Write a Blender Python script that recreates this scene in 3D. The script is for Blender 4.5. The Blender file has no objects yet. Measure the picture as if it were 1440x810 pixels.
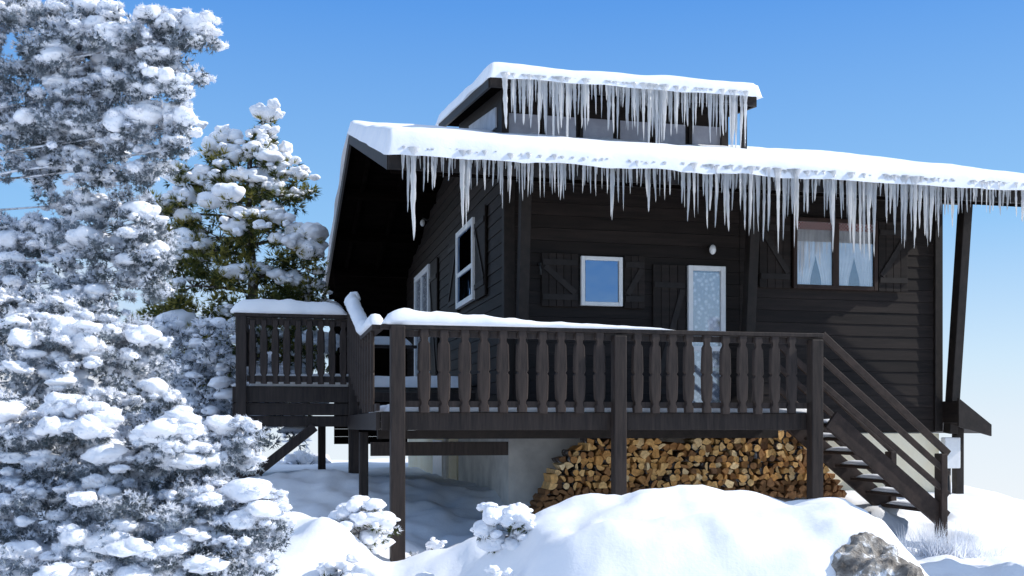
import bpy, bmesh, math, random
import numpy as np
from mathutils import Vector, noise as mn
random.seed(7); rng = np.random.default_rng(11)
S = bpy.context.scene; COL = S.collection
R = math.radians
# ------------------------------------------------------------------ frames
CAMZ = 1.6; F = 1500.0; TH = R(13); CT, ST = math.cos(TH), math.sin(TH); E0 = (-1.42, 12.5)
def HW(u, v, z): return Vector((E0[0]+u*CT-v*ST, E0[1]+u*ST+v*CT, z))
def P(px, py, Y): return Vector(((px-720)/F*Y, Y, CAMZ+(600-py)/F*Y))
def fac(px, py, v=1.7):          # point of the plane v = const of the house -> (u, z)
    t = (px-720)/F; X0 = E0[0]-v*ST; Y0 = E0[1]+v*CT
    u = (t*Y0-X0)/(CT-t*ST); Y = Y0+u*ST
    return u, CAMZ+(600-py)/F*Y
def sid(px, py, u=1.77):         # point of the plane u = const -> (v, z)
    t = (px-720)/F; X0 = E0[0]+u*CT; Y0 = E0[1]+u*ST
    v = (X0-t*Y0)/(ST+t*CT); Y = Y0+v*CT
    return v, CAMZ+(600-py)/F*Y
# ------------------------------------------------------------------ materials
def mat(name): 
    m = bpy.data.materials.new(name); m.use_nodes = True
    nt = m.node_tree; b = nt.nodes['Principled BSDF']; return m, nt, b
def ramp(nt, stops):
    r = nt.nodes.new('ShaderNodeValToRGB'); e = r.color_ramp.elements
    e[0].position, e[0].color = stops[0][0], (*stops[0][1], 1)
    e[1].position, e[1].color = stops[-1][0], (*stops[-1][1], 1)
    for p, c in stops[1:-1]:
        k = e.new(p); k.color = (*c, 1)
    return r
def ntex(nt, scale, detail=5, rough=.6, vec='Object', sc=None):
    tc = nt.nodes.new('ShaderNodeTexCoord'); n = nt.nodes.new('ShaderNodeTexNoise')
    n.inputs['Scale'].default_value = scale; n.inputs['Detail'].default_value = detail; n.inputs['Roughness'].default_value = rough
    if sc:
        mp = nt.nodes.new('ShaderNodeMapping'); mp.inputs['Scale'].default_value = sc
        nt.links.new(tc.outputs[vec], mp.inputs[0]); nt.links.new(mp.outputs[0], n.inputs['Vector'])
    else: nt.links.new(tc.outputs[vec], n.inputs['Vector'])
    return n
def bump(nt, b, src, strength, dist):
    bp = nt.nodes.new('ShaderNodeBump'); bp.inputs['Strength'].default_value = strength; bp.inputs['Distance'].default_value = dist
    nt.links.new(src, bp.inputs['Height']); nt.links.new(bp.outputs[0], b.inputs['Normal']); return bp
def simple(name, stops, scale=6, rough=.6, bs=.3, bd=.01, sc=None, spec=.5, detail=6):
    m, nt, b = mat(name); n = ntex(nt, scale, detail, sc=sc); r = ramp(nt, stops)
    nt.links.new(n.outputs['Fac'], r.inputs[0]); nt.links.new(r.outputs[0], b.inputs['Base Color'])
    b.inputs['Roughness'].default_value = rough; b.inputs['Specular IOR Level'].default_value = spec
    if bs: bump(nt, b, n.outputs['Fac'], bs, bd)
    return m
def wood(name, c0, c1, sc, rough=.6, island=.6, spec=.3):
    m, nt, b = mat(name); n = ntex(nt, 3, 8, .65, sc=sc); r = ramp(nt, [(.3, c0), (.7, c1)])
    g = nt.nodes.new('ShaderNodeNewGeometry'); mr = nt.nodes.new('ShaderNodeMapRange')
    mr.inputs['To Min'].default_value = 1-island; mr.inputs['To Max'].default_value = 1+island
    mx = nt.nodes.new('ShaderNodeVectorMath'); mx.operation = 'SCALE'
    nt.links.new(g.outputs['Random Per Island'], mr.inputs['Value'])
    nt.links.new(n.outputs['Fac'], r.inputs[0]); nt.links.new(r.outputs[0], mx.inputs[0]); nt.links.new(mr.outputs[0], mx.inputs['Scale'])
    nt.links.new(mx.outputs[0], b.inputs['Base Color']); b.inputs['Roughness'].default_value = rough; b.inputs['Specular IOR Level'].default_value = spec
    bump(nt, b, n.outputs['Fac'], .5, .006); return m
def snowmat(name, c0=(.85,.88,.93), c1=(.94,.95,.97), s1=2.2, s2=40, bd=.025):
    m, nt, b = mat(name); n = ntex(nt, s1, 6); n2 = ntex(nt, s2, 3)
    r = ramp(nt, [(.35, c0), (.65, c1)]); nt.links.new(n.outputs['Fac'], r.inputs[0]); nt.links.new(r.outputs[0], b.inputs['Base Color'])
    b.inputs['Roughness'].default_value = .7; b.inputs['Specular IOR Level'].default_value = .25
    ad = nt.nodes.new('ShaderNodeMath'); ad.operation = 'MULTIPLY_ADD'; ad.inputs[1].default_value = .12
    nt.links.new(n2.outputs['Fac'], ad.inputs[0]); nt.links.new(n.outputs['Fac'], ad.inputs[2])
    bump(nt, b, ad.outputs[0], .6, bd); return m
M = {}
M['snow'] = snowmat('snow'); M['clump'] = snowmat('clump_snow', (.84,.87,.93), (.95,.955,.98), 9, 70, .03)
M['siding'] = wood('dark_siding', (.009,.0068,.006), (.027,.019,.016), (.5,.5,7), island=.3, spec=.2)
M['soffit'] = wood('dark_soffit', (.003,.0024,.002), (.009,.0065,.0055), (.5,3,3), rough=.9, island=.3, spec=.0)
M['beam'] = wood('dark_beam', (.009,.0065,.0055), (.028,.020,.0165), (3,3,3), island=.3)
M['deckwood'] = wood('deck_wood', (.014,.010,.009), (.055,.039,.032), (9,9,.8), island=.4)
M['stairwood'] = wood('stair_wood', (.018,.011,.0085), (.056,.035,.027), (3,3,3), island=.3)
M['brace'] = wood('shutter_brace', (.010,.0075,.0065), (.024,.018,.016), (3,3,3), island=.2)
M['brown'] = wood('brown_frame', (.018,.009,.007), (.045,.024,.017), (4,4,1), island=.1)
M['white'] = simple('white_paint', [(.3,(.76,.76,.76)),(.7,(.86,.86,.85))], 8, .4, .1)
M['concrete'] = simple('concrete', [(.25,(.38,.375,.36)),(.5,(.58,.57,.54)),(.75,(.74,.73,.68))], 2.2, .85, .5, .02, detail=10)
M['cream'] = simple('cream_render', [(.3,(.88,.76,.52)),(.7,(.95,.86,.66))], 2.5, .85, .3, .01)
M['greyreflect'] = simple('grey_reflection_pane', [(.3,(.26,.26,.30)),(.7,(.44,.44,.49))], 2.5, .25, .05)  # grey reflection of the dormer glass painted into its base colour
M['cheek'] = simple('pale_panel', [(.3,(.40,.41,.44)),(.7,(.55,.56,.6))], 4, .6, .1)
M['rock'] = simple('rock', [(.3,(.08,.07,.06)),(.45,(.24,.215,.19)),(.55,(.42,.39,.35)),(.60,(.9,.91,.93))], 8, .9, 1, .10, detail=12)
M['bark'] = simple('bark', [(.3,(.025,.018,.015)),(.55,(.08,.06,.05)),(.60,(.5,.52,.56))], 9, .9, 1, .03)
M['frostbark'] = simple('frosted_bark', [(.3,(.08,.07,.065)),(.42,(.30,.30,.31)),(.52,(.75,.78,.84))], 14, .9, 1, .03)
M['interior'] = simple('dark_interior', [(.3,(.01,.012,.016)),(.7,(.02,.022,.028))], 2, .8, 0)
M['metal'] = simple('black_metal', [(.3,(.02,.02,.02)),(.7,(.04,.04,.04))], 5, .4, 0)
def needle(name, c0, c1, tr, sc=4):
    m, nt, b = mat(name); n = ntex(nt, sc, 3); r = ramp(nt, [(.35,c0),(.65,c1)])
    nt.links.new(n.outputs['Fac'], r.inputs[0]); nt.links.new(r.outputs[0], b.inputs['Base Color']); b.inputs['Roughness'].default_value = .7
    b.inputs['Specular IOR Level'].default_value = .2
    t = nt.nodes.new('ShaderNodeBsdfTranslucent'); mx = nt.nodes.new('ShaderNodeMixShader'); mx.inputs[0].default_value = tr
    nt.links.new(r.outputs[0], t.inputs[0]); nt.links.new(b.outputs[0], mx.inputs[1]); nt.links.new(t.outputs[0], mx.inputs[2])
    nt.links.new(mx.outputs[0], nt.nodes['Material Output'].inputs[0]); return m
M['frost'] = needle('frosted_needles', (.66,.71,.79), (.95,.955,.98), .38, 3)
M['frostdark'] = needle('dark_frost_needles', (.06,.08,.085), (.32,.37,.42), .25, 3)  # darker grey-blue needles, more frequent on downward tufts
M['green'] = needle('sunlit_green_needles', (.08,.11,.028), (.40,.35,.09), .45, 1.2)  # sunlit yellow is put into the needle colour, commoner on upward tufts
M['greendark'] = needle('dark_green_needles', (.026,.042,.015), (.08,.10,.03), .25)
# ice
m, nt, b = mat('ice'); b.inputs['Base Color'].default_value = (.99,.995,1,1); b.inputs['Roughness'].default_value = .10
b.inputs['Transmission Weight'].default_value = .25; b.inputs['IOR'].default_value = 1.31
n = ntex(nt, 22, 4); bump(nt, b, n.outputs['Fac'], .9, .015)
t = nt.nodes.new('ShaderNodeBsdfTranslucent'); t.inputs[0].default_value = (.99,.995,1,1)
mx = nt.nodes.new('ShaderNodeMixShader'); mx.inputs[0].default_value = .5
nt.links.new(b.outputs[0], mx.inputs[1]); nt.links.new(t.outputs[0], mx.inputs[2]); nt.links.new(mx.outputs[0], nt.nodes['Material Output'].inputs[0])
M['ice'] = m
# glass
m, nt, b = mat('window_glass'); g = nt.nodes.new('ShaderNodeBsdfGlossy'); g.inputs['Roughness'].default_value = .03; g.inputs[0].default_value = (.7,.74,.8,1)
t = nt.nodes.new('ShaderNodeBsdfTransparent'); mx = nt.nodes.new('ShaderNodeMixShader'); mx.inputs[0].default_value = .24
nt.links.new(t.outputs[0], mx.inputs[1]); nt.links.new(g.outputs[0], mx.inputs[2]); nt.links.new(mx.outputs[0], nt.nodes['Material Output'].inputs[0]); M['glass'] = m
m, nt, b = mat('mirror_glass'); g = nt.nodes.new('ShaderNodeBsdfGlossy'); g.inputs['Roughness'].default_value = .04; g.inputs[0].default_value = (.18,.27,.42,1)
n = ntex(nt, 2, 2); bp = nt.nodes.new('ShaderNodeBump'); bp.inputs['Strength'].default_value = .12; bp.inputs['Distance'].default_value = .05
nt.links.new(n.outputs['Fac'], bp.inputs['Height']); nt.links.new(bp.outputs[0], g.inputs['Normal'])
nt.links.new(g.outputs[0], nt.nodes['Material Output'].inputs[0]); M['mirror'] = m
# lace
m, nt, b = mat('lace_curtain'); tc = nt.nodes.new('ShaderNodeTexCoord'); v = nt.nodes.new('ShaderNodeTexVoronoi'); v.inputs['Scale'].default_value = 16
r = ramp(nt, [(.15,(.95,.95,.95)),(.55,(.40,.42,.46))]); nt.links.new(tc.outputs['Object'], v.inputs['Vector']); nt.links.new(v.outputs['Distance'], r.inputs[0])
nt.links.new(r.outputs[0], b.inputs['Base Color']); b.inputs['Roughness'].default_value = .9; M['lace'] = m
M['curtain'] = simple('white_curtain', [(.3,(.60,.61,.63)),(.7,(.95,.95,.95))], 4, .9, .6, .03)
m, nt, b = mat('gingham'); tc = nt.nodes.new('ShaderNodeTexCoord'); c = nt.nodes.new('ShaderNodeTexChecker'); c.inputs['Scale'].default_value = 40
c.inputs[1].default_value = (.42,.10,.09,1); c.inputs[2].default_value = (.72,.66,.64,1); nt.links.new(tc.outputs['Object'], c.inputs[0]); nt.links.new(c.outputs[0], b.inputs['Base Color']); M['gingham'] = m
# log ends
m, nt, b = mat('split_wood'); oi = nt.nodes.new('ShaderNodeObjectInfo'); n = ntex(nt, 22, 6)
r = ramp(nt, [(0,(.12,.06,.025)),(.2,(.40,.19,.06)),(.5,(.70,.37,.11)),(.8,(.84,.52,.20)),(1,(.92,.72,.42))]); nt.links.new(oi.outputs['Random'], r.inputs[0])
r2 = ramp(nt, [(.3,(.55,.52,.5)),(.6,(1,1,1))]); nt.links.new(n.outputs['Fac'], r2.inputs[0])
mx = nt.nodes.new('ShaderNodeMix'); mx.data_type = 'RGBA'; mx.blend_type = 'MULTIPLY'; mx.inputs[0].default_value = 1
nt.links.new(r.outputs[0], mx.inputs[6]); nt.links.new(r2.outputs[0], mx.inputs[7]); nt.links.new(mx.outputs[2], b.inputs['Base Color']); b.inputs['Roughness'].default_value = .8
bump(nt, b, n.outputs['Fac'], .6, .02); M['split'] = m
# ------------------------------------------------------------------ mesh builder
ORI = {}
def tagp(o, label=None, cat=None, group=None, kind=None):
    if label: o['label'] = label
    if cat: o['category'] = cat
    if group: o['group'] = group
    if kind: o['kind'] = kind
    return o
def root(name, label, cat, o=(0,0,0), group=None, house=True):
    e = bpy.data.objects.new(name, None); COL.objects.link(e); e.empty_display_size = .2
    if house: e.location = HW(*o); e.rotation_euler = (0,0,TH)
    else: e.location = o
    ORI[e.name] = Vector(o); return tagp(e, label, cat, group)
class MB:
    def __init__(s): s.v = []; s.f = []; s.m = []
    def add(s, vs, fs, mi=0):
        k = len(s.v); s.v += [tuple(a) for a in vs]; s.f += [tuple(k+i for i in f) for f in fs]; s.m += [mi]*len(fs); return s
    def box(s, x0, x1, y0, y1, z0, z1, mi=0):
        if x0 > x1: x0, x1 = x1, x0
        if y0 > y1: y0, y1 = y1, y0
        if z0 > z1: z0, z1 = z1, z0
        return s.add([(x0,y0,z0),(x1,y0,z0),(x1,y1,z0),(x0,y1,z0),(x0,y0,z1),(x1,y0,z1),(x1,y1,z1),(x0,y1,z1)],
              [(0,3,2,1),(4,5,6,7),(0,1,5,4),(1,2,6,5),(2,3,7,6),(3,0,4,7)], mi)
    def beam(s, p, q, w, h, side=None, mi=0):
        p, q = Vector(p), Vector(q); d = (q-p).normalized()
        a = Vector(side) if side else (d.cross(Vector((0,0,1))) if abs(d.z) < .99 else Vector((1,0,0)))
        a = (a - d*a.dot(d)).normalized(); c = d.cross(a).normalized(); a = a*w/2; c = c*h/2
        vs = [e+i*a+j*c for e in (p,q) for i,j in ((-1,-1),(1,-1),(1,1),(-1,1))]
        return s.add(vs, [(3,2,1,0),(4,5,6,7),(0,1,5,4),(1,2,6,5),(2,3,7,6),(3,0,4,7)], mi)
    def tube(s, pts, rad, n=8, mi=0, cap=True, level=False):
        pts = [Vector(p) for p in pts]; vs = []; fs = []
        for i, p in enumerate(pts):
            if level: a, c = Vector((1,0,0)), Vector((0,1,0))
            else:
                d = (pts[min(i+1,len(pts)-1)]-pts[max(i-1,0)]).normalized()
                a = d.cross(Vector((0,.3,1)) if abs(d.z) < .9 else Vector((1,0,0))).normalized(); c = d.cross(a)
            r = rad[i] if hasattr(rad,'__len__') else rad
            for k in range(n):
                t = 2*math.pi*k/n; vs.append(p+a*math.cos(t)*r+c*math.sin(t)*r)
        for i in range(len(pts)-1):
            for k in range(n): fs.append((i*n+k, i*n+(k+1)%n, (i+1)*n+(k+1)%n, (i+1)*n+k))
        if cap: fs.append(tuple(range(n))[::-1]); fs.append(tuple((len(pts)-1)*n+k for k in range(n)))
        return s.add(vs, fs, mi)
    def prism(s, poly, ax, a0, a1, mi=0):   # poly in the two other axes, extruded along ax
        n = len(poly)
        def mk(p, a):
            if ax == 'x': return (a, p[0], p[1])
            if ax == 'y': return (p[0], a, p[1])
            return (p[0], p[1], a)
        vs = [mk(p,a0) for p in poly]+[mk(p,a1) for p in poly]
        fs = [tuple(range(n)), tuple(range(2*n-1,n-1,-1))]+[(i,n+i,n+(i+1)%n,(i+1)%n) for i in range(n)]
        return s.add(vs, fs, mi)
    def build(s, name, mats, parent=None, o=None, smooth=False, bevel=0, house=True, rng_=None):
        if not isinstance(mats, (list,tuple)): mats = [mats]
        if parent is not None:
            q = parent
            while q.parent: q = q.parent
            o = ORI[q.name]
        o = Vector(o if o is not None else (0,0,0))
        me = bpy.data.meshes.new(name); me.from_pydata([Vector(a)-o for a in s.v], [], s.f); me.update()
        for a in mats: me.materials.append(a)
        me.polygons.foreach_set('material_index', s.m)
        bm = bmesh.new(); bm.from_mesh(me); bmesh.ops.recalc_face_normals(bm, faces=bm.faces); bm.to_mesh(me); bm.free()
        if smooth: me.polygons.foreach_set('use_smooth', [True]*len(me.polygons))
        ob = bpy.data.objects.new(name, me); COL.objects.link(ob)
        if parent is not None: ob.parent = parent
        elif house: ob.location = HW(*o); ob.rotation_euler = (0,0,TH)
        else: ob.location = o
        if bevel:
            b = ob.modifiers.new('bevel','BEVEL'); b.width = bevel; b.segments = 2; b.limit_method = 'ANGLE'
        return ob
def trimesh(name, V, Fc, mi, mats, parent=None, o=(0,0,0), smooth=False):
    me = bpy.data.meshes.new(name); V = np.asarray(V, dtype=np.float32)-np.array(o, dtype=np.float32); Fc = np.asarray(Fc, dtype=np.int32)
    me.vertices.add(len(V)); me.vertices.foreach_set('co', V.ravel())
    me.loops.add(Fc.size); me.loops.foreach_set('vertex_index', Fc.ravel())
    me.polygons.add(len(Fc)); k = Fc.shape[1]
    me.polygons.foreach_set('loop_start', np.arange(0, Fc.size, k, dtype=np.int32)); me.polygons.foreach_set('loop_total', np.full(len(Fc), k, dtype=np.int32))
    for a in mats: me.materials.append(a)
    if mi is not None: me.polygons.foreach_set('material_index', np.asarray(mi, dtype=np.int32))
    me.polygons.foreach_set('use_smooth', np.full(len(Fc), smooth)); me.update(); me.validate()
    ob = bpy.data.objects.new(name, me); COL.objects.link(ob)
    if parent is not None: ob.parent = parent
    else: ob.location = o
    return ob
# ------------------------------------------------------------------ ground: a snowy mountain top that falls away on all sides
def sst(x, a, b):
    t = min(1, max(0, (x-a)/(b-a))); return t*t*(3-2*t)
def gz(x, y):
    z = .68*sst(y, 12.2, 16) - .15*sst(x,4,8)*sst(y,12,14)
    z += .06*mn.noise(Vector((x*.5, y*.5, 3))) + .03*mn.noise(Vector((x*1.7, y*1.7, 8)))
    def G(cx, cy, rx, ry, a, p=2):
        return a*math.exp(-(abs((x-cx)/rx)**p+abs((y-cy)/ry)**p))
    z += G(1.72, 8.95, 1.66, 1.2, .84, 6) + G(1.6, 9.2, .9, .7, .10) + G(.7, 9.6, .7, .6, .10) + G(2.9,9.0,.5,.7,.12) + G(-.05, 9.3, .6, .7, .34) + G(-.35, 10.3, .6, .6, .50)
    z += G(-1.75, 10.5, .5, .7, .60) + G(-2.6, 11.6, .9, .8, .60) + G(-1.9,12.6,.8,.6,.40) + G(-.2,12.2,.9,.5,.34) + G(-3.2, 10.0, 1.2, 1.2, .3) + G(-3.7,6.2,1.2,.9,.45) + G(5.0,10.9,1.9,.8,.22) + G(3.6,9.6,.7,.8,.12)
    z += G(-3.2,15.5,1.4,1.2,.25)
    if 6 < y < 17 and -6 < x < 6:
        z += .13*mn.noise(Vector((x*1.1+5, y*1.1, 1))) + .09*mn.noise(Vector((x*2.7, y*2.7, 2))) + .028*mn.noise(Vector((x*7, y*7, 2)))
    d = math.hypot(x-1, y-16)
    z -= 2.2*sst(x-.2*(y-12), 6.0, 14)
    z -= .24*max(0,d-14)*sst(d,14,26)
    if d > 30: z += 4*mn.noise(Vector((x*.02, y*.02, 0)))*sst(d,30,120)
    return z
def axis(c0, c1, step, far):
    a = list(np.arange(c0, c1, step)); s = step; x = c1
    while x < far: a.append(x); s *= 1.12; x += s
    a.append(far); s = step; x = c0-step
    while x > -far: a.insert(0, x); s *= 1.12; x -= s
    a.insert(0, -far); return a
xs = axis(-7, 8, .07, 3000); ys = axis(5, 19, .07, 3000)
V = [(x, y, gz(x,y)) for y in ys for x in xs]; nx = len(xs)
Fq = [(j*nx+i, j*nx+i+1, (j+1)*nx+i+1, (j+1)*nx+i) for j in range(len(ys)-1) for i in range(nx-1)]
g = trimesh('ground', V, Fq, None, [M['snow']], smooth=True); tagp(g, kind='structure')
g['label'] = 'deep snow cover on the ground with soft mounds in front of the chalet'
# ------------------------------------------------------------------ roof functions
def zs(v): return 4.86+.31*v if v <= 5.8 else 6.658-.21*(v-5.8)
ZE = 4.86; ZR = 6.658
UL, UR, VB = 0.0, 9.05, 14.0
W0, W1, V0, V1 = 1.77, 8.45, 1.7, 12.2
house = root('chalet', 'dark brown wooden chalet with snow covered gable roof and grey concrete base', 'house', (0,0,0))
hb = MB()
U = .15
hb.prism([(V0+.03,1.52),(V0+.03,zs(V0)-U),(5.8,zs(5.8)-U),(V1,zs(V1)-U),(V1,1.52)], 'x', W0+.03, W1-.03)
bw = .175; z = 1.54
while z < 5.35:
    z1 = z+bw-.004
    if z1 < zs(V0)-U:
        for (a,b) in ((W0, 5.2),(5.2, W1)):
            hb.add([(a+.004,V0+.0,z1),(b-.004,V0+.0,z1),(b-.004,V0-.008,z),(a+.004,V0-.008,z),(a+.004,V0+.03,z1),(b-.004,V0+.03,z1),(b-.004,V0+.03,z),(a+.004,V0+.03,z)],
               [(0,1,2,3),(0,4,5,1),(3,2,6,7),(0,3,7,4),(1,5,6,2)])
    z += bw
z = 1.54
while z < 6.4:
    z1 = z+bw-.004; va = max(V0, (z1+U-ZE)/.31); vb = min(V1, 5.8+(ZR-z1-U)/.21)
    if vb > va:
        hb.add([(W0+.0,va,z1),(W0+.0,vb,z1),(W0-.012,vb,z),(W0-.012,va,z),(W0+.03,va,z1),(W0+.03,vb,z1),(W0+.03,vb,z),(W0+.03,va,z)],
           [(0,1,2,3),(0,4,5,1),(3,2,6,7),(0,3,7,4),(1,5,6,2)])
    z += bw
hb.build('wall', M['siding'], house)
# rear wing wall closing the far end of the left overhang
m_ = MB(); z = 1.2
while z < zs(12.3)-.36: m_.box(.10,W0+.02,12.22,12.30,z,z+bw-.004); z += bw
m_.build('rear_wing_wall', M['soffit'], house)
MB().box(W0-.045,W0+.11,V0-.05,V0+.1,1.53,zs(V0)-U-.01).build('corner_board', M['beam'], house, bevel=.008)
MB().box(W1-.1,W1+.03,V0-.05,V0+.1,1.53,zs(V0)-U-.01).build('corner_board', M['beam'], house, bevel=.008)
MB().box(W0+.05,W1-.05,V0+.08,5.7,-1.5,1.515).build('concrete_base', M['concrete'], house)
cb = MB().box(W0+.02,W1-.08,5.72,V1-.05,-4,1.512).build('cream_base_wall', M['cream'], house)
MB().box(W0-.03,W0+.015,7.0,8.1,.2,1.35).build('base_door', M['white'], house, bevel=.01)
MB().tube([(W0-.08,6.2,.2),(W0-.08,6.2,1.5)], .045, 10).build('drain_pipe', M['white'], house, smooth=True)
u_, z_ = fac(1165,640)
MB().box(u_,W1+.01,V0+.02,V0+.075,-1.5,1.5).build('cream_front_panel', M['cream'], house)
rb = MB(); T = .07
rb.add([(UL,0,zs(0)),(UR,0,zs(0)),(UR,5.8,zs(5.8)),(UL,5.8,zs(5.8)),(UL,0,zs(0)-T),(UR,0,zs(0)-T),(UR,5.8,zs(5.8)-T),(UL,5.8,zs(5.8)-T),
        (UL,VB,zs(VB)),(UR,VB,zs(VB)),(UL,VB,zs(VB)-T),(UR,VB,zs(VB)-T)],
       [(0,1,2,3),(3,2,9,8),(4,7,6,5),(7,10,11,6),(0,4,5,1),(8,9,11,10),(0,3,7,4),(3,8,10,7),(1,5,6,2),(2,6,11,9)])
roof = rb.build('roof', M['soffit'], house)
fb = MB().box(UL-.03,UR+.03,-.045,-.003,zs(0)-.25,zs(0)-.01)
fb.build('fascia', M['beam'], roof, bevel=.006)
for uu in (UL, UR):
    for (a,b) in ((-.0,5.8),(5.8,VB)):
        m_ = MB(); x0, x1 = (uu-.045,uu-.003) if uu == UL else (uu+.003,uu+.045)
        m_.prism([(a,zs(a)-.01),(b,zs(b)-.01),(b,zs(b)-.25),(a,zs(a)-.25)],'x',x0,x1)
        m_.build('barge_board', M['beam'], roof)
for pv in (.5,1.9,3.8,5.8,7.9,10,12,13.7):
    zt = zs(pv)-T-.004-(.04 if pv != 5.8 else .01)
    MB().box(UL+.06,UR-.06,pv-.07,pv+.07,zt-.2,zt).build('purlin', M['soffit'], roof, bevel=.008)
for ru in (.35,1.05,8.8):
    m_ = MB()
    for (a,b) in ((.05,5.75),(5.85,VB-.05)):
        m_.prism([(a,zs(a)-T-.003),(b,zs(b)-T-.003),(b,zs(b)-T-.11),(a,zs(a)-T-.11)],'x',ru-.04,ru+.04)
    m_.build('rafter', M['soffit'], roof)
for bu in (1.93,5.22,8.57):
    MB().beam((bu,1.60,1.5),(bu,1.22,zs(1.22)-T-.02),.14,.17,side=(1,0,0)).build('buttress_post', M['beam'], house, bevel=.01)
MB().box(1.9,8.7,1.45,1.57,zs(1.45)-T-.32,zs(1.45)-T-.06).build('wall_plate', M['beam'], house)
# ------------------------------------------------------------------ windows
def mapper(kind):
    if kind == 'f': return lambda m,a0,a1,d0,d1,z0,z1: m.box(a0,a1,V0-.022-d1,V0-.022-d0,z0,z1)
    return lambda m,a0,a1,d0,d1,z0,z1: m.box(W0-.022-d1,W0-.022-d0,a0,a1,z0,z1)
def window(kind, a0, a1, z0, z1, frame, cols=1, rows=(1,), name='window', label=None, fw=.06, glass='glass', curtain=None, fd=.07):
    bx = mapper(kind); m_ = MB()
    bx(m_,a0,a0+fw,0,fd,z0,z1); bx(m_,a1-fw,a1,0,fd,z0,z1); bx(m_,a0+fw,a1-fw,0,fd-.003,z1-fw,z1); bx(m_,a0+fw,a1-fw,0,fd-.003,z0,z0+fw)
    W = m_.build(name, frame, house, bevel=.006)
    if label: W['label'] = label
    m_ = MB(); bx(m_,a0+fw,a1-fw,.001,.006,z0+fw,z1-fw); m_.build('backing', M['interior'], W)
    ia0, ia1 = a0+fw, a1-fw; cw = (ia1-ia0)/cols; mw = .035 if cols < 2 else .05
    for c in range(1,cols):
        m_ = MB(); x = ia0+c*cw; bx(m_,x-mw,x+mw,.008,fd-.006,z0+fw,z1-fw); m_.build('mullion', frame, W, bevel=.004)
    tot = sum(rows); zz = z0+fw
    for i, r_ in enumerate(rows[:-1]):
        zz += r_/tot*(z1-z0-2*fw); m_ = MB(); bx(m_,ia0,ia1,.008,fd-.009,zz-.035,zz+.035); m_.build('transom', frame, W, bevel=.004)
    for c in range(cols):
        m_ = MB(); bx(m_,ia0+c*cw+.01,ia0+(c+1)*cw-.01,.040,.044,z0+fw-.005,z1-fw+.005); m_.build('pane', M[glass], W)
        if curtain == 'drape':
            for sgn in (0,1):
                m2 = MB(); n = 22; rowsn = 16; L0, L1 = ia0+c*cw+.02, ia0+(c+1)*cw-.02; H = z1-z0-2*fw
                vs = []
                for j in range(rowsn):
                    tt = j/(rowsn-1)
                    wfrac = .51 - .17*sst(tt,.45,1.0)
                    for i in range(n):
                        s_ = i/(n-1)*wfrac*(L1-L0); a = L0+s_ if sgn == 0 else L1-s_
                        d = .022+.007*math.sin(i*1.5+tt*2)
                        vs.append((a, V0-.022-d, z1-fw-.0-tt*H) if kind == 'f' else (W0-.022-d, a, z1-fw-tt*H))
                m2.add(vs, [(j*n+i,j*n+i+1,(j+1)*n+i+1,(j+1)*n+i) for j in range(rowsn-1) for i in range(n-1)])
                m2.build('curtain', M['curtain'], W, smooth=True)
            m2 = MB(); bx(m2, ia0+c*cw+.01, ia0+(c+1)*cw-.01, .033,.037, z1-fw-.11, z1-fw); m2.build('valance', M['gingham'], W)
        elif curtain == 'lace':
            m2 = MB(); n = 30; L0, L1 = ia0+c*cw+.01, ia0+(c+1)*cw-.01; vs = []
            for j in range(2):
                for i in range(n):
                    a = L0+(L1-L0)*i/(n-1); d = .022+.006*math.sin(i*1.3); zz_ = (z1-fw-.02) if j else z0+fw
                    vs.append((a, V0-.022-d, zz_) if kind == 'f' else (W0-.022-d, a, zz_))
            m2.add(vs, [(i,i+1,n+i+1,n+i) for i in range(n-1)]); m2.build('curtain', M['lace'], W, smooth=True)
    return W
def shutter(kind, a0, a1, z0, z1, flip=False, label=None):
    bx = mapper(kind); m_ = MB(); n = max(3, round((a1-a0)/.11)); w = (a1-a0)/n
    for i in range(n): bx(m_, a0+i*w+.003, a0+(i+1)*w-.003, .004, .034, z0, z1)
    sh = m_.build('shutter', M['siding'], house, bevel=.004)
    if label: sh['label'] = label
    H = z1-z0
    m_ = MB(); bx(m_,a0+.02,a1-.02,.036,.052,z0+H*.12,z0+H*.12+.08); bx(m_,a0+.02,a1-.02,.036,.052,z1-H*.12-.08,z1-H*.12)
    d = .046; p = (a0+.05,z0+H*.12+.10); q = (a1-.05,z1-H*.12-.10)
    if flip: p, q = (a1-.05,p[1]), (a0+.05,q[1])
    if kind == 'f': m_.beam((p[0],V0-.022-d,p[1]),(q[0],V0-.022-d,q[1]),.016,.08,side=(0,1,0))
    else: m_.beam((W0-.022-d,p[0],p[1]),(W0-.022-d,q[0],q[1]),.016,.08,side=(1,0,0))
    m_.build('brace', M['brace'], sh)
    return sh
def fr(x0,x1,y0,y1):
    a0,_ = fac(x0,y0); a1,_ = fac(x1,y0); xm=(x0+x1)/2; return a0,a1,fac(xm,y1)[1],fac(xm,y0)[1]
a0,a1,z0,z1 = fr(1112,1230,309,408); window('f',a0,a1,z0,z1,M['brown'],2,name='window',label='brown framed double window with white drapes and red gingham valance',curtain='drape')
shutter('f',a0-.52,a0-.03,z0,z1,True); shutter('f',a1+.03,a1+.52,z0,z1)
a0,a1,z0,z1 = fr(815,873,362,431); window('f',a0,a1,z0,z1,M['white'],1,label='small white framed window reflecting the snow',glass='mirror',fw=.055)
shutter('f',a0-.56,a0-.03,z0-.02,z1+.03,True); shutter('f',a1+.03,a1+.34,z0-.02,z1+.03)
a0,a1,z0,z1 = fr(965,1017,375,581); z0 = 1.79
window('f',a0,a1,z0,z1,M['white'],1,(1,1.3),name='door',label='white glazed door with lace curtain',curtain='lace',fw=.07)
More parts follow.
